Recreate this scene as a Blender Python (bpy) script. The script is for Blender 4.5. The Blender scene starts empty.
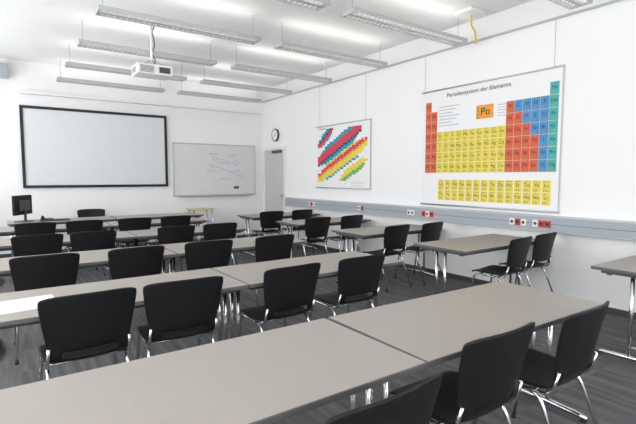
import bpy, bmesh, math, random
from mathutils import Vector, Matrix
random.seed(3)
S=bpy.context.scene
try:
    S.view_settings.view_transform='Standard'
    S.view_settings.look='None'
    S.view_settings.exposure=0.0
except Exception as e: print(e)

# ---------------------------------------------------------------- materials
def mat(name,col,rough=0.5,metal=0.0,emit=None,es=0.0,noise=0.0,nscale=8.0,bump=0.0,bscale=200.0,spec=0.5):
    m=bpy.data.materials.new(name); m.use_nodes=True
    nt=m.node_tree; b=nt.nodes['Principled BSDF']
    b.inputs['Base Color'].default_value=(*col,1); b.inputs['Roughness'].default_value=rough
    b.inputs['Metallic'].default_value=metal
    b.inputs['Specular IOR Level'].default_value=spec
    if emit: 
        b.inputs['Emission Color'].default_value=(*emit,1); b.inputs['Emission Strength'].default_value=es
    tc=nt.nodes.new('ShaderNodeTexCoord')
    n=nt.nodes.new('ShaderNodeTexNoise'); n.inputs['Scale'].default_value=nscale; n.inputs['Detail'].default_value=4
    nt.links.new(tc.outputs['Object'],n.inputs['Vector'])
    mx=nt.nodes.new('ShaderNodeMixRGB'); mx.blend_type='MIX'
    k=noise
    mx.inputs[1].default_value=(*[c*(1-k) for c in col],1); mx.inputs[2].default_value=(*[min(1,c*(1+k)) for c in col],1)
    nt.links.new(n.outputs['Fac'],mx.inputs[0]); nt.links.new(mx.outputs[0],b.inputs['Base Color'])
    if bump:
        n2=nt.nodes.new('ShaderNodeTexNoise'); n2.inputs['Scale'].default_value=bscale
        nt.links.new(tc.outputs['Object'],n2.inputs['Vector'])
        bp=nt.nodes.new('ShaderNodeBump'); bp.inputs['Strength'].default_value=bump; bp.inputs['Distance'].default_value=0.002
        nt.links.new(n2.outputs['Fac'],bp.inputs['Height']); nt.links.new(bp.outputs[0],b.inputs['Normal'])
    return m
M_wall=mat('wall_paint',(0.87,0.87,0.865),0.7,noise=0.015,nscale=1.5,bump=0.15,bscale=120)
M_ceil=mat('ceiling_paint',(0.9,0.9,0.895),0.8,noise=0.01)
M_trim=mat('trim_white',(0.8,0.8,0.8),0.4)
M_frame=mat('window_frame_white',(0.85,0.85,0.85),0.35)
M_top=mat('laminate_warm_grey',(0.315,0.288,0.262),0.42,noise=0.05,nscale=60)
M_edge=mat('table_edge_grey',(0.10,0.097,0.093),0.45)
M_under=mat('table_under_dark',(0.07,0.07,0.07),0.5)
M_chrome=mat('chrome_tube',(0.72,0.72,0.73),0.16,metal=1.0)
M_black=mat('black_plastic',(0.009,0.009,0.010),0.5,noise=0.2,nscale=90,bump=0.1,bscale=500,spec=0.25)
M_rub=mat('black_rubber',(0.02,0.02,0.02),0.7)
M_alu=mat('aluminium_satin',(0.55,0.56,0.57),0.35,metal=0.85)
M_lampw=mat('lamp_housing',(0.50,0.51,0.52),0.4,metal=0.3)
M_louv=mat('louvre_bright',(0.75,0.75,0.73),0.3,metal=0.3)
M_tube=mat('fluorescent_tube',(0.9,0.9,0.88),0.3,emit=(1,0.98,0.93),es=1.6)
M_wire=mat('steel_wire',(0.3,0.3,0.3),0.4,metal=0.8)
M_screen=mat('projection_cloth',(0.70,0.72,0.74),0.8,noise=0.01)
M_blackfab=mat('screen_border_black',(0.012,0.013,0.018),0.6)
M_wb=mat('whiteboard_enamel',(0.70,0.705,0.71),0.2)
M_duct=mat('duct_grey',(0.36,0.40,0.44),0.45)
M_duct2=mat('duct_light',(0.52,0.54,0.56),0.45)
M_white=mat('plastic_white',(0.8,0.8,0.8),0.35)
M_red=mat('socket_red',(0.55,0.03,0.02),0.4)
M_dark=mat('dark_grey',(0.06,0.06,0.065),0.5)
M_paper=mat('paper_white',(0.88,0.88,0.88),0.8)
M_door=mat('door_leaf',(0.56,0.56,0.545),0.4)
M_yel=mat('cable_yellow',(0.75,0.55,0.05),0.5)
M_wood=mat('beech_top',(0.55,0.5,0.2),0.4,noise=0.1,nscale=20)
M_ink=mat('ink_dark',(0.03,0.03,0.03),0.8)
M_line=mat('print_fine_line',(0.35,0.28,0.08),0.8)
M_mred=mat('marker_red',(0.55,0.2,0.2),0.6)
M_mblue=mat('marker_blue',(0.2,0.25,0.55),0.6)
M_lcd=mat('monitor_lcd',(0.01,0.01,0.012),0.1)
def flat(n,c): return mat(n,c,0.6,spec=0.3)
P_white=flat('print_white',(0.84,0.84,0.84)); P_red=flat('print_red',(0.66,0.12,0.06)); P_yel=flat('print_yellow',(0.78,0.64,0.10))
P_org=flat('print_orange',(0.80,0.34,0.06)); P_blue=flat('print_blue',(0.08,0.27,0.56)); P_teal=flat('print_teal',(0.07,0.42,0.40))
P_pink=flat('print_pink',(0.62,0.07,0.09)); P_cyan=flat('print_cyan',(0.03,0.30,0.42)); P_green=flat('print_green',(0.16,0.45,0.12)); P_black=flat('print_black',(0.05,0.05,0.14))

# carpet
M_floor=bpy.data.materials.new('carpet_tiles'); M_floor.use_nodes=True
nt=M_floor.node_tree; b=nt.nodes['Principled BSDF']; b.inputs['Roughness'].default_value=0.9
tc=nt.nodes.new('ShaderNodeTexCoord')
ck=nt.nodes.new('ShaderNodeTexChecker'); ck.inputs['Scale'].default_value=2.0
ck.inputs[1].default_value=(1,1,1,1); ck.inputs[2].default_value=(0,0,0,1)
def stripes(rot):
    mp=nt.nodes.new('ShaderNodeMapping'); mp.inputs['Rotation'].default_value=(0,0,rot)
    mp.inputs['Scale'].default_value=(18,1.0,1)
    nt.links.new(tc.outputs['Object'],mp.inputs[0])
    n=nt.nodes.new('ShaderNodeTexNoise'); n.inputs['Scale'].default_value=1.0; n.inputs['Detail'].default_value=2
    nt.links.new(mp.outputs[0],n.inputs['Vector']); return n
a1=stripes(0); a2=stripes(math.pi/2)
nt.links.new(tc.outputs['Object'],ck.inputs[0])
mx=nt.nodes.new('ShaderNodeMixRGB'); nt.links.new(ck.outputs['Fac'],mx.inputs[0]); nt.links.new(a1.outputs['Fac'],mx.inputs[1]); nt.links.new(a2.outputs['Fac'],mx.inputs[2])
cr=nt.nodes.new('ShaderNodeValToRGB'); cr.color_ramp.elements[0].position=0.35; cr.color_ramp.elements[1].position=0.65
cr.color_ramp.elements[0].color=(0.075,0.075,0.079,1); cr.color_ramp.elements[1].color=(0.14,0.138,0.142,1)
nt.links.new(mx.outputs[0],cr.inputs[0])
fn=nt.nodes.new('ShaderNodeTexNoise'); fn.inputs['Scale'].default_value=260; nt.links.new(tc.outputs['Object'],fn.inputs['Vector'])
m2=nt.nodes.new('ShaderNodeMixRGB'); m2.blend_type='OVERLAY'; m2.inputs[0].default_value=0.4
nt.links.new(cr.outputs[0],m2.inputs[1]); nt.links.new(fn.outputs['Fac'],m2.inputs[2]); nt.links.new(m2.outputs[0],b.inputs['Base Color'])
bp=nt.nodes.new('ShaderNodeBump'); bp.inputs['Strength'].default_value=0.4; nt.links.new(fn.outputs['Fac'],bp.inputs['Height']); nt.links.new(bp.outputs[0],b.inputs['Normal'])

# ---------------------------------------------------------------- mesh builder
class MB:
    def __init__(s): s.v=[]; s.f=[]; s.m=[]; s.sm=[]; s.mats=[]
    def mi(s,m):
        if m not in s.mats: s.mats.append(m)
        return s.mats.index(m)
    def face(s,idx,m,smooth=False): s.f.append(idx); s.m.append(s.mi(m)); s.sm.append(smooth)
    def box(s,x0,x1,y0,y1,z0,z1,m,mats=None,bev=0.0,T=None):
        if bev>0:
            bm=bmesh.new(); bmesh.ops.create_cube(bm,size=1)
            for v in bm.verts:
                v.co=Vector(((x0+x1)/2+v.co.x*(x1-x0),(y0+y1)/2+v.co.y*(y1-y0),(z0+z1)/2+v.co.z*(z1-z0)))
            bmesh.ops.bevel(bm,geom=bm.edges[:],offset=bev,segments=2,affect='EDGES',profile=0.5)
            bm.verts.ensure_lookup_table(); bm.verts.index_update()
            o=len(s.v)
            for v in bm.verts: s.v.append(T@v.co if T else v.co.copy())
            for f in bm.faces: s.face([o+v.index for v in f.verts],m,False)
            bm.free(); return
        o=len(s.v)
        for x in (x0,x1):
            for y in (y0,y1):
                for z in (z0,z1):
                    c=Vector((x,y,z)); s.v.append(T@c if T else c)
        fs={'-x':(0,1,3,2),'+x':(4,6,7,5),'-y':(0,4,5,1),'+y':(2,3,7,6),'-z':(0,2,6,4),'+z':(1,5,7,3)}
        for k,q in fs.items(): s.face([o+i for i in q],(mats or {}).get(k,m))
    def tube(s,pts,r,m,seg=8,caps=True):
        pts=[Vector(p) for p in pts]; n=len(pts); o=len(s.v)
        prev=None
        for i,p in enumerate(pts):
            t=(pts[min(i+1,n-1)]-pts[max(i-1,0)]).normalized()
            if prev is None:
                a=Vector((0,0,1)) if abs(t.z)<0.9 else Vector((1,0,0))
                u=t.cross(a).normalized()
            else:
                u=(prev-t*prev.dot(t)).normalized()
            prev=u; w=t.cross(u)
            rr=r[i] if isinstance(r,(list,tuple)) else r
            for k in range(seg):
                an=2*math.pi*k/seg; s.v.append(p+u*math.cos(an)*rr+w*math.sin(an)*rr)
        for i in range(n-1):
            for k in range(seg):
                k2=(k+1)%seg
                s.face([o+i*seg+k,o+i*seg+k2,o+(i+1)*seg+k2,o+(i+1)*seg+k],m,True)
        if caps:
            s.face([o+k for k in range(seg)][::-1],m); s.face([o+(n-1)*seg+k for k in range(seg)],m)
    def quad(s,pts,m):
        o=len(s.v); s.v+= [Vector(p) for p in pts]; s.face(list(range(o,o+len(pts))),m)
    def rect(s,x0,x1,y0,y1,z,m): s.quad([(x0,y0,z),(x1,y0,z),(x1,y1,z),(x0,y1,z)],m)
    def add_mesh(s,me,T=None):
        o=len(s.v)
        for v in me.vertices: s.v.append(T@v.co if T else v.co.copy())
        for p in me.polygons: s.face([o+i for i in p.vertices],me.materials[p.material_index],True)
    def mesh(s,name):
        me=bpy.data.meshes.new(name); me.from_pydata([tuple(v) for v in s.v],[],s.f)
        for m in s.mats: me.materials.append(m)
        for p,mi,sm in zip(me.polygons,s.m,s.sm): p.material_index=mi; p.use_smooth=sm
        bm=bmesh.new(); bm.from_mesh(me); bmesh.ops.recalc_face_normals(bm,faces=bm.faces[:]); bm.to_mesh(me); bm.free()
        me.update(); return me
    def obj(s,name,loc=(0,0,0),rot=(0,0,0)):
        return put(name,s.mesh(name),loc,rot)
def put(name,me,loc=(0,0,0),rot=(0,0,0),parent=None):
    o=bpy.data.objects.new(name,me); o.location=loc; o.rotation_euler=rot
    S.collection.objects.link(o)
    if parent: o.parent=parent
    return o
def fillet(pts,r,n=5):
    pts=[Vector(p) for p in pts]; out=[pts[0]]
    for i in range(1,len(pts)-1):
        a,b_,c=pts[i-1],pts[i],pts[i+1]
        d1=(a-b_); d2=(c-b_); rr=min(r,d1.length*0.45,d2.length*0.45)
        p=b_+d1.normalized()*rr; q=b_+d2.normalized()*rr
        for k in range(n+1):
            t=k/n; out.append(p*(1-t)**2+b_*2*t*(1-t)+q*t*t)
    out.append(pts[-1]); return out

# ---------------------------------------------------------------- room
W=5.35; D=10.0; H=3.60; XL=-1.5; YB=-2.6; T=0.2
def box_obj(name,x0,x1,y0,y1,z0,z1,m):
    b_=MB(); b_.box(x0,x1,y0,y1,z0,z1,m); return b_.obj(name)
box_obj('floor',XL-T,W+T,YB-T,D+T,-0.15,0,M_floor)
box_obj('ceiling',XL-T,W+T,YB-T,D+T,H,H+0.15,M_ceil)
box_obj('wall_front',XL-T,W+T,D,D+T,0,H,M_wall)
box_obj('wall_right',W,W+T,YB,D,0,H,M_wall)
def window(i,a,c,z0,z1,axis):
    """axis 'x': in the left wall (a..c along y); axis 'y': added in the unseen back wall as fill (a..c along x)."""
    w=MB(); f=0.06
    def bx(u0,u1,d0,d1,zz0,zz1,m):
        if axis=='x': w.box(XL+d0,XL+d1,u0,u1,zz0,zz1,m)
        else: w.box(u0,u1,YB+d0,YB+d1,zz0,zz1,m)
    d0,d1=-.13,-.07
    bx(a,a+f,d0,d1,z0,z1,M_frame); bx(c-f,c,d0,d1,z0,z1,M_frame)
    bx(a,c,d0,d1,z0,z0+f,M_frame); bx(a,c,d0,d1,z1-f,z1,M_frame)
    bx((a+c)/2-.03,(a+c)/2+.03,d0,d1,z0,z1,M_frame); bx(a,c,d0,d1,2.5,2.56,M_frame)
    bx(a-.05,c+.05,-.1,.12,z0-.03,z0,M_trim)
    w.obj('window_%d'%i)
    L=bpy.data.lights.new('portal','AREA'); L.shape='RECTANGLE'; L.size=c-a; L.size_y=z1-z0
    try: L.cycles.is_portal=True
    except Exception as e: print(e)
    o=bpy.data.objects.new('window_portal_light',L); S.collection.objects.link(o)
    if axis=='x': o.location=(XL-.16,(a+c)/2,(z0+z1)/2); o.rotation_euler=(math.radians(90),0,math.radians(-90))
    else: o.location=((a+c)/2,YB-.16,(z0+z1)/2); o.rotation_euler=(math.radians(90),0,0)
wins=[(-2.2,-0.2),(0.2,2.2),(2.6,4.6),(5.0,7.0),(7.4,9.4)]
wz0,wz1=0.95,3.3
b_=MB(); y=YB
for (a,c) in wins:
    b_.box(XL-T,XL,y,a,0,H,M_wall); b_.box(XL-T,XL,a,c,0,wz0,M_wall); b_.box(XL-T,XL,a,c,wz1,H,M_wall); y=c
b_.box(XL-T,XL,y,D,0,H,M_wall); b_.obj('wall_left')
winb_fill=[(-0.7,1.1),(2.4,4.2)]  # unseen windows behind the camera, added for even frontal light
b_=MB(); x=XL-T
for (a,c) in winb_fill:
    b_.box(x,a,YB-T,YB,0,H,M_wall); b_.box(a,c,YB-T,YB,0,wz0,M_wall); b_.box(a,c,YB-T,YB,wz1,H,M_wall); x=c
b_.box(x,W+T,YB-T,YB,0,H,M_wall); b_.obj('wall_back')
k=1
for (a,c) in wins: window(k,a,c,wz0,wz1,'x'); k+=1
for (a,c) in winb_fill: window(k,a,c,wz0,wz1,'y'); k+=1
box_obj('baseboard_right',W-0.012,W,YB,8.8,0,0.07,M_dark)
box_obj('baseboard_front',XL,W,D-0.012,D,0,0.07,M_dark)

# ---------------------------------------------------------------- chair
def chair_mesh():
    prof=[(0.225,0.425,0.200,0),(0.222,0.440,0.212,0),(0.19,0.452,0.222,0),(0.10,0.452,0.230,0),(-0.02,0.446,0.228,0),(-0.12,0.444,0.220,0.05),
          (-0.175,0.455,0.210,0.2),(-0.212,0.485,0.205,0.5),(-0.228,0.525,0.208,0.8),(-0.238,0.575,0.218,1),(-0.248,0.65,0.230,1),(-0.262,0.73,0.242,1),(-0.278,0.81,0.250,1),(-0.284,0.840,0.251,1),(-0.288,0.855,0.246,1)]
    nc=15; bm=bmesh.new(); g=[]
    for (y,z,hw,bk) in prof:
        row=[]
        for j in range(nc):
            c=-1+2*j/(nc-1)
            yy=y+bk*0.042*c*c; zz=z+(1-bk)*0.012*c*c
            if z>0.8: zz-=0.012*abs(c)**8+.006*c*c
            if y>0.19: yy-=0.03*abs(c)**4
            row.append(bm.verts.new((hw*c,yy,zz)))
        g.append(row)
    for i in range(len(prof)-1):
        for j in range(nc-1):
            if i in (7,) and 2<=j<=nc-4: continue
            f=bm.faces.new((g[i][j],g[i][j+1],g[i+1][j+1],g[i+1][j])); f.smooth=True
    me=bpy.data.meshes.new('shell'); bm.to_mesh(me); bm.free(); me.materials.append(M_black)
    o=bpy.data.objects.new('tmp',me); S.collection.objects.link(o)
    md=o.modifiers.new('s','SOLIDIFY'); md.thickness=0.013; md.offset=0
    md=o.modifiers.new('b','SUBSURF'); md.levels=1; md.render_levels=1
    dg=bpy.context.evaluated_depsgraph_get(); sh=bpy.data.meshes.new_from_object(o.evaluated_get(dg))
    bpy.data.objects.remove(o)
    c=MB(); c.add_mesh(sh)
    for s in (-1,1):
        pts=fillet([(s*.225,.235,.012),(s*.205,.165,.432),(s*.205,-.125,.424),(s*.232,-.285,.012)],.06)
        c.tube(pts,.0105,M_chrome,8)
        for q in ((s*.225,.235),(s*.232,-.285)):
            c.tube([(q[0],q[1],0),(q[0],q[1],.022)],.014,M_rub,8)
        # upright tube that carries the back
        c.tube(fillet([(s*.205,-.05,.428),(s*.212,-.185,.435),(s*.205,-.215,.56)],.05),.009,M_chrome,8)
    c.tube([(-.205,.12,.43),(.205,.12,.43)],.009,M_chrome,8)
    c.tube([(-.205,-.09,.425),(.205,-.09,.425)],.009,M_chrome,8)
    return c.mesh('classroom_chair')
CH=chair_mesh()
def chair(x,ytop,rz=0.0):
    # ytop = y of the rear edge of the back rest
    put('classroom_chair',CH,(x,ytop+0.29,0),(0,0,math.radians(rz)))

# ---------------------------------------------------------------- table
def table_mesh(L,dp=0.70):
    t=MB()
    t.box(0.002,L-0.002,0,dp,0.714,0.74,M_edge,bev=0.004)
    t.box(0.006,L-0.006,0.004,dp-0.004,0.7395,0.7404,M_top)
    for yy in (0.10,dp-0.13):
        t.box(0.06,L-0.06,yy,yy+0.03,0.674,0.714,M_under)
    for x in (0.05,L-0.05):
        t.box(x-0.02,x+0.02,0.07,dp-0.07,0.69,0.714,M_under)
        for yy in (dp/2-0.055,dp/2+0.055):
            t.tube([(x,yy,0.03),(x,yy,0.70)],0.0155,M_chrome,10)
        t.box(x-0.018,x+0.018,dp/2-0.055,dp/2+0.055,0.10,0.125,M_chrome)
        t.tube([(x,0.05,0.022),(x,0.10,0.03),(x,dp/2,0.038),(x,dp-0.10,0.03),(x,dp-0.05,0.022)],[0.013,0.018,0.02,0.018,0.013],M_chrome,10)
        for yy in (0.07,dp-0.07):
            t.tube([(x,yy,0),(x,yy,0.016)],0.018,M_rub,10)
    t.box(0.05,L-0.05,dp/2-0.015,dp/2+0.015,0.675,0.705,M_under)
    return t.mesh('classroom_table')
T15=table_mesh(1.505); T13=table_mesh(1.30)
rows=[1.18,2.77,4.30,5.85,7.38]
for i,y in enumerate(rows):
    put('classroom_table',T15,(-0.14,y,0))
    put('classroom_table',T15,(1.369,y,0),(0,0,math.radians(-1.2 if i==0 else 0)))
for y in rows[1:]:
    put('classroom_table',T15,(3.74,y,0))
put('classroom_table',T13,(4.0,1.03,0))
# chairs (rear edge y, slight random turn)
for x,y,r in [(0.91,0.89,2),(1.68,1.01,-1),(2.31,0.96,2),
  (.365,2.675,2),(.92,2.68,-3),(1.68,2.665,3),(2.35,2.675,1),
  (.27,4.20,0),(.97,4.20,3),(1.68,4.21,-2),(2.41,4.20,2),
  (.30,5.755,1),(.87,5.75,-2),(1.83,5.755,2),(2.44,5.75,0),
  (.365,7.28,0),(.97,7.285,2),(1.68,7.27,-1),(2.31,7.28,1),
  (4.42,2.56,6),(5.0,2.60,3),(4.22,4.16,4),(4.88,4.14,6),(4.06,5.72,0),(4.72,5.70,4),(4.09,7.24,-2),(4.75,7.25,3)]:
    chair(x,y,r)

# ---------------------------------------------------------------- teacher's desk + items
td=table_mesh(1.6); put('teacher_desk',td,(0.05,8.55,0)); put('teacher_desk',td,(1.66,8.55,0))
put('classroom_chair',CH,(1.42,9.50,0),(0,0,math.radians(180)))
mn=MB()
mn.box(-.26,.26,-.02,.02,.12,.44,M_black,bev=.008); mn.box(-.245,.245,.0205,.022,.135,.425,M_lcd)
mn.box(-.14,.14,-.05,-.02,.18,.36,M_dark,bev=.01); mn.tube([(0,-.04,.012),(0,-.04,.3)],.02,M_dark); mn.box(-.12,.12,-.12,.08,0,.014,M_dark,bev=.004)
mn.obj('computer_monitor',(0.27,8.86,.7405),(0,0,math.radians(60)))
kb=MB(); kb.box(-.22,.22,-.075,.075,0,.018,M_dark,bev=.005)
for i in range(4):
    for j in range(14): kb.box(-.205+j*.0295,-.18+j*.0295,-.06+i*.031,-.034+i*.031,.018,.024,M_black)
kb.obj('computer_keyboard',(0.72,8.78,.7405),(0,0,.1))
ph=MB(); ph.box(-.09,.09,-.1,.1,0,.03,M_black,bev=.008); ph.tube(fillet([(-.06,-.09,.035),(-.06,-.07,.06),(-.06,.07,.06),(-.06,.09,.035)],.03),.018,M_black)
for i in range(3):
    for j in range(4): ph.box(-.01+i*.03,.01+i*.03,-.07+j*.03,-.05+j*.03,.03,.035,M_white)
ph.obj('desk_telephone',(0.62,9.05,.7405))
# small side table
st=MB(); st.box(-.26,.26,-.2,.2,.765,.79,M_wood,bev=.006)
for sx in (-1,1):
    for sy in (-1,1): st.tube([(sx*.2,sy*.15,.77),(sx*.25,sy*.19,0)],.013,M_chrome)
    st.tube([(sx*.22,-.165,.5),(sx*.22,.165,.5)],.009,M_chrome)
st.tube([(-.22,-.165,.5),(.22,-.165,.5)],.009,M_chrome); st.tube([(-.22,.165,.5),(.22,.165,.5)],.009,M_chrome)
st.obj('high_side_table',(3.56,9.56,0))
# paper stack
pp=MB()
for i in range(6):
    a=random.uniform(-.04,.04); R=Matrix.Rotation(a,4,'Z')
    pp.box(-.2,.2,-.14,.14,i*.0015,i*.0015+.0012,M_paper,T=R)
pp.obj('paper_stack',(0.04,3.06,.7405),(0,0,.12))

# ---------------------------------------------------------------- projection screen / whiteboard
def framed(name,x0,x1,z0,z1,bw,mf,mi,dep):
    f=MB(); y=D
    f.box(x0,x1,y-dep,y-0.002,z0,z0+bw,mf,bev=.004); f.box(x0,x1,y-dep,y-0.002,z1-bw,z1,mf,bev=.004)
    f.box(x0,x0+bw,y-dep,y-0.002,z0+bw,z1-bw,mf,bev=.004); f.box(x1-bw,x1,y-dep,y-0.002,z0+bw,z1-bw,mf,bev=.004)
    f.box(x0+bw*.5,x1-bw*.5,y-dep*.6,y-0.003,z0+bw*.5,z1-bw*.5,mi); return f
framed('projection_screen',.33,2.99,1.275,2.795,.05,M_blackfab,M_screen,.05).obj('projection_screen')
w=framed('whiteboard',3.11,5.12,1.06,2.24,.022,M_alu,M_wb,.035)
w.box(3.2,5.0,D-.11,D-.03,1.045,1.06,M_alu,bev=.003)
# handwriting strokes and small sketched diagrams
random.seed(8)
for (x0,z0,n,m) in [(3.95,2.02,5,M_mred),(4.45,2.0,5,M_mblue),(4.15,1.80,6,M_mred),(3.9,1.62,5,M_mred),(4.5,1.62,5,M_mblue),(4.2,1.45,5,M_mred)]:
    pts=[]
    for k in range(n*3): pts.append((x0+k*.016,D-.0235,z0+random.uniform(-.04,.04)))
    w.tube(pts,.0028,m,4)
for (cx,cz,rr,m) in [(4.1,1.9,.06,M_mred),(4.62,1.82,.07,M_mblue),(4.0,1.75,.05,M_mblue),(4.75,1.5,.06,M_mred)]:
    w.tube([(cx+rr*math.cos(k*math.pi/6),D-.0235,cz+rr*.8*math.sin(k*math.pi/6)) for k in range(13)],.0028,m,4)
w.tube([(4.16,D-.0235,1.9),(4.55,D-.0235,1.83)],.0028,M_mred,4); w.tube([(4.05,D-.0235,1.75),(4.69,D-.0235,1.52)],.0028,M_mblue,4)
w.box(4.55,4.68,D-.03,D-.022,1.2,1.26,M_dark)
wo=w.obj('whiteboard')
tr=MB(); tr.box(.33,5.25,D-.16,D-.06,2.995,3.045,M_white,bev=.006)
for x in (.6,1.9,3.2,4.5): tr.box(x,x+.03,D-.07,D-.001,3.0,3.04,M_white)
tr.obj('board_light_track')
sp=MB(); sp.box(-.09,.09,-.14,0,-.13,.13,M_lampw,bev=.012); sp.box(-.075,.075,-.145,-.139,-.115,.115,M_duct); sp.box(-.02,.02,0,.05,-.03,.03,M_dark)
sp.obj('wall_speaker',(.10,D-.052,3.36))

# door on right wall
dr=MB(); y0,y1,zt=8.92,9.82,2.12
dr.box(W-.03,W-.002,y0,y1,0.005,zt,M_door,bev=.004)
for a,c in ((y0-.06,y0),(y1,y1+.06)): dr.box(W-.05,W-.001,a,c,0,zt+.06,M_trim)
dr.box(W-.05,W-.001,y0,y1,zt,zt+.06,M_trim)
dr.box(W-.075,W-.03,y0+.1,y0+.5,zt-.08,zt-.02,M_dark,bev=.006)
dr.tube(fillet([(W-.03,y0+.08,1.05),(W-.08,y0+.08,1.05),(W-.08,y0+.2,1.05)],.02),.01,M_alu)
dr.box(W-.036,W-.03,y0+.05,y0+.11,.93,1.12,M_alu)
dr.obj('door_1')
# clock
ck_=MB(); r=.15
def disc(b,x,rr,m,n=32):
    o=len(b.v); 
    for k in range(n): b.v.append(Vector((x,rr*math.cos(2*math.pi*k/n),rr*math.sin(2*math.pi*k/n))))
    b.face(list(range(o,o+n)),m)
ck_.tube([(0,0,0),(-.045,0,0)],r,M_dark,32); disc(ck_,-.0455,r*.86,M_paper)
for k in range(12):
    R=Matrix.Rotation(k*math.pi/6,4,'X'); ck_.box(-.048,-.0458,-.005,.005,.1,.122,M_ink,T=R)
ck_.box(-.05,-.0462,-.006,.006,-.01,.08,M_ink,T=Matrix.Rotation(.9,4,'X')); ck_.box(-.052,-.0465,-.004,.004,-.01,.11,M_ink,T=Matrix.Rotation(-2.2,4,'X'))
ck_.obj('wall_clock',(W-.001,9.32,2.46))

# ---------------------------------------------------------------- wall duct with sockets
du=MB(); dd=.115
du.box(W-dd,W-.001,YB+.01,8.75,.845,1.005,M_duct,bev=.004)
du.box(W-dd-.004,W-.001,YB+.01,8.752,1.005,1.022,M_duct2,bev=.003)
du.box(W-dd-.003,W-dd+.001,YB+.02,8.74,.925,.929,M_dark)
du.box(W-dd-.002,W-.001,YB+.01,8.75,.835,.845,M_duct2)
def sock(yc,n,cols):
    for i in range(n):
        m=cols[i%len(cols)]; yy=yc-i*.075
        du.box(W-dd-.014,W-dd,yy-.034,yy+.034,.885,.965,m,bev=.005)
        du.tube([(W-dd-.0145,yy,.925),(W-dd-.016,yy,.925)],.02,M_dark if m is M_white else M_ink,12)
for yc,n,c in [(7.75,3,[M_white,M_red]),(6.15,2,[M_white,M_red]),(4.95,2,[M_white]),(4.65,3,[M_red,M_white]),(3.2,3,[M_white,M_red,M_white]),(2.9,3,[M_white,M_red,M_red]),(1.2,3,[M_white,M_red])]:
    sock(yc,n,c)
du.obj('wall_cable_duct')
pr=MB(); pr.box(W-.018,W-.001,YB+.01,D-.02,3.3,3.325,M_alu); pr.obj('trim_1')

# ---------------------------------------------------------------- posters
ROT=(math.radians(90),0,math.radians(-90))
def text(body,size,x,y,z,parent,m,name,align='CENTER'):
    cu=bpy.data.curves.new(name,'FONT'); cu.body=body; cu.size=size; cu.align_x=align; cu.align_y='CENTER'; cu.materials.append(m)
    o=bpy.data.objects.new(name,cu); S.collection.objects.link(o); o.parent=parent; o.location=(x,y,z); return o
def wires(b,xs,h,ztop):
    for x in xs: b.tube([(x,h,.004),(x,ztop,.006)],.0022,M_wire,5)
# periodic chart: local x right, y up, z towards the room. origin = lower-left corner
PW,PH=2.08,1.68
pc=MB(); pc.box(0,PW,0,PH,-.003,0,P_white)
pc.tube([(-.02,0,.004),(PW+.02,0,.004)],.012,M_alu,10); pc.tube([(-.02,PH,.004),(PW+.02,PH,.004)],.012,M_alu,10)
cw=.111; chh=.150; x0=.05; ytop=PH-.16
layout=[['H']+['']*16+['He'],['Li','Be']+['']*10+['B','C','N','O','F','Ne'],['Na','Mg']+['']*10+['Al','Si','P','S','Cl','Ar'],
'K Ca Sc Ti V Cr Mn Fe Co Ni Cu Zn Ga Ge As Se Br Kr'.split(),'Rb Sr Y Zr Nb Mo Tc Ru Rh Pd Ag Cd In Sn Sb Te I Xe'.split(),
'Cs Ba La Hf Ta W Re Os Ir Pt Au Hg Tl Pb Bi Po At Rn'.split(),'Fr Ra Ac Rf Db Sg Bh Hs Mt Ds Rg Cn Nh Fl Mc Lv Ts Og'.split()]
cells=[]
for r_,row in enumerate(layout):
    for c_,s_ in enumerate(row):
        if not s_: continue
        if c_<2: m=P_red
        elif c_==17: m=P_teal
        elif c_<12: m=P_yel
        else:
            m=P_red if (c_-11)<=r_ and c_<16 else P_blue
        if s_=='H': m=P_red
        cells.append((s_,x0+c_*cw,ytop-(r_+1)*chh,m))
for r_,row in enumerate(['Ce Pr Nd Pm Sm Eu Gd Tb Dy Ho Er Tm Yb Lu'.split(),'Th Pa U Np Pu Am Cm Bk Cf Es Fm Md No Lr'.split()]):
    for c_,s_ in enumerate(row): cells.append((s_,x0+.26+c_*.121,.07+(1-r_)*.150,P_yel))
for s_,x,y,m in cells:
    pc.rect(x+.0015,x+cw-.0015,y+.0015,y+chh-.0015,.0015,m)
    for q in (.016,.034,.128):
        pc.rect(x+.015,x+cw-.02-random.random()*.03,y+q,y+q+.007,.002,M_line)
pc.rect(.94,1.20,1.19,1.37,.0015,P_org)
for yy in (1.205,1.245,1.285,1.325): pc.rect(.945,.975,yy,yy+.01,.002,M_ink)
for k in range(7): pc.rect(.30,.66-.06*(k%3),1.42-k*.045,1.43-k*.045,.0015,M_duct)
for k in range(5): pc.rect(1.26,1.40-.03*(k%2),1.34-k*.035,1.348-k*.035,.0015,M_duct)
wires(pc,(.03,PW-.10),PH,3.3-1.07)
pco=pc.obj('periodic_table_chart',(W-.03,4.77,1.07),ROT)
text('Periodensystem der Elemente',.083,.94,PH-.10,.004,pco,M_ink,'chart_title')
text('Po',.14,1.08,1.28,.004,pco,M_ink,'chart_key')
for i,(s_,x,y,m) in enumerate(cells): text(s_,.062,x+cw/2,y+chh*.58,.003,pco,M_ink,'chart_symbol')
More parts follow.
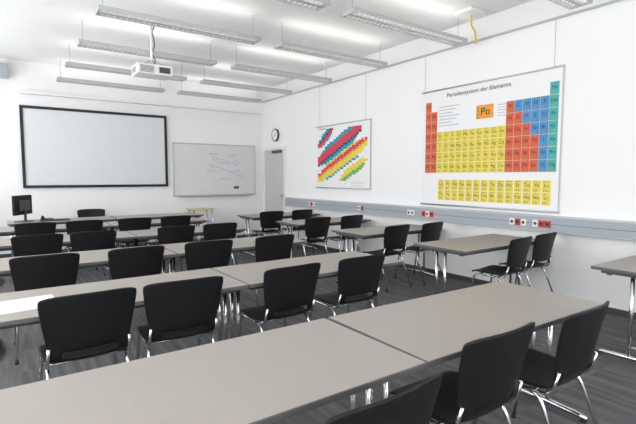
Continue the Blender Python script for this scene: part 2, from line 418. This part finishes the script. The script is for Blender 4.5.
# nuclide chart: diagonal strips of small square cells
NW,NH=1.64,1.22
nc_=MB(); nc_.box(0,NW,0,NH,-.003,0,P_white)
nc_.tube([(-.02,0,.004),(NW+.02,0,.004)],.010,M_alu,10); nc_.tube([(-.02,NH,.004),(NW+.02,NH,.004)],.010,M_alu,10)
cs=.04
def band(xa,ya,xb,yb,ncell,cols):
    """diagonal strip of square cells, ncell high; cols = list of (material, cells) from the upper to the lower edge"""
    n=int((xb-xa)/cs); col=[]
    for mm,k in cols: col+= [mm]*k
    for i in range(n):
        t=i/max(1,n-1); yc=round((ya+(yb-ya)*t)/cs)*cs; x=xa+i*cs
        cut=2 if (t<.08 or t>.93) else (1 if (t<.18 or t>.85) else 0)
        for j,m in enumerate(col):
            if j<cut or j>=len(col)-cut: continue
            y=yc+(len(col)/2-j)*cs
            if not(0.03<x<NW-.07 and .04<y<NH-.09): continue
            nc_.rect(x,x+cs,y,y+cs,.0015,m)
band(.05,.80,.60,1.12,5,[(P_cyan,2),(P_black,1),(P_pink,2),(P_cyan,1)])
band(.05,.48,1.44,1.08,8,[(P_cyan,2),(P_pink,4),(P_black,1),(P_cyan,2)])
band(.05,.14,1.58,.80,8,[(P_yel,1),(P_pink,2),(P_org,1),(P_yel,3),(P_cyan,1)])
band(.74,.12,1.58,.48,4,[(P_yel,3),(P_green,2)])
for k in range(4): nc_.rect(1.12,1.5,.05+k*.03-.02,.055+k*.03-.02,.0015,M_duct)
wires(nc_,(.12,NW-.12),NH,3.3-1.268)
nco=nc_.obj('nuclide_chart_poster',(W-.03,7.62,1.268),ROT)
text('Nuklidkarte',.05,.2,NH-.05,.004,nco,M_ink,'poster_title')

# ---------------------------------------------------------------- pendant lights
LL=1.92
def lamp_mesh():
    l=MB(); w=.11; z0=0; z1=.055
    for s in (-1,1):
        o=len(l.v)
        for x in (0,LL):
            l.v+= [Vector((x,s*w,z0)),Vector((x,s*(w-.008),z0)),Vector((x,s*(w-.035),z1)),Vector((x,s*(w-.02),z1))]
        for k in range(4):
            k2=(k+1)%4; l.face([o+k,o+k2,o+4+k2,o+4+k],M_lampw)
        l.face([o,o+1,o+2,o+3],M_lampw); l.face([o+4,o+5,o+6,o+7],M_lampw)
    for x in (0,LL-.012): l.box(x,x+.012,-w,w,z0,z1-.005,M_lampw)
    l.box(0.01,LL-.01,-.02,.02,z0+.002,z1,M_lampw)            # spine
    l.box(.01,LL-.01,-w+.03,w-.03,z1-.004,z1,M_lampw)           # top pan
    for s in (-1,1): l.tube([(.03,s*.052,.035),(LL-.03,s*.052,.035)],.013,M_tube,8)
    n=30
    for i in range(1,n): 
        x=LL*i/n; l.box(x-.002,x+.002,-w+.008,w-.008,z0+.003,z0+.02,M_louv)
    for x in (.06,LL-.06): l.tube([(x,0,z1),(x,0,H-3.24)],.003,M_wire,5); l.tube([(x,0,H-3.24-.02),(x,0,H-3.24)],.02,M_white,10)
    return l.mesh('pendant_light')
LM=lamp_mesh()
for y in (2.37,3.93,5.43,6.88,8.28,9.62):
    for x in (.92,3.16):
        if y<3: x-=.08
        o=put('pendant_light',LM,(x,y,3.24))
        L=bpy.data.lights.new('uplight_fill','AREA'); L.shape='RECTANGLE'; L.size=LL-.1; L.size_y=.14; L.energy=2.4; L.color=(1,.98,.95)  # added fill above each pendant, aimed up to brighten the ceiling
        q=bpy.data.objects.new('uplight_fill',L); S.collection.objects.link(q); q.parent=o; q.location=(LL/2,0,.065); q.rotation_euler=(math.pi,0,0)
for y in (0.8,-.8):
    for x in (.92,3.16): put('pendant_light',LM,(x,y,3.24))
# projector
pj=MB()
pj.box(-.24,.24,-.17,.17,-.07,.07,M_white,bev=.02); pj.tube([(.1,.16,0),(.1,.2,0)],.05,M_dark,16); pj.tube([(.1,.195,0),(.1,.203,0)],.04,M_lcd,16)
for k in range(6): pj.box(-.2,-.02,-.173,-.169,-.045+k*.016,-.038+k*.016,M_dark)
for k in range(5): pj.box(-.243,-.238,-.1,.1,-.04+k*.016,-.033+k*.016,M_dark)
pj.box(.05,.2,-.173,-.169,-.04,.04,M_dark)
pj.box(-.12,.12,-.1,.1,.07,.085,M_alu); 
for sx in (-1,1):
    for sy in (-1,1): pj.tube([(0,0,.16),(sx*.13,sy*.11,.08)],.007,M_alu,6)
pj.tube([(0,0,.08),(0,0,.65)],.018,M_white,10); pj.tube([(0,0,.63),(0,0,.65)],.06,M_white,16)
cab=[]
for k in range(14): cab.append((.03+.015*math.sin(k*1.1),.02*math.cos(k*1.7),.08+k*.57/13))
pj.tube(cab,.007,M_ink,6)
pj.obj('ceiling_projector',(1.80,6.6,H-.651),(0,0,math.radians(0)))
# ceiling junction box with yellow cable
sn=MB(); sn.box(-.14,.14,-.14,.14,-.05,-.001,M_white,bev=.01)
sn.tube(fillet([(.05,0,-.05),(.05,0,-.12),(.12,.05,-.15),(.2,.05,-.2),(.2,.02,-.36),(.15,0,-.38)],.04),.012,M_yel,8)
sn.obj('ceiling_junction_box',(5.0,3.75,H))

# ---------------------------------------------------------------- world + camera
wd=bpy.data.worlds.new('overcast_sky'); S.world=wd; wd.use_nodes=True
bg=wd.node_tree.nodes['Background']; bg.inputs[0].default_value=(0.96,0.975,1.0,1); bg.inputs[1].default_value=6.0
cam=bpy.data.cameras.new('camera'); cam.sensor_width=36; cam.lens=25.47; cam.clip_start=.05
co=bpy.data.objects.new('camera',cam); S.collection.objects.link(co)
co.location=(0,0,1.48); co.rotation_euler=(math.radians(90-4.45),0,math.radians(-35.1)); S.camera=co
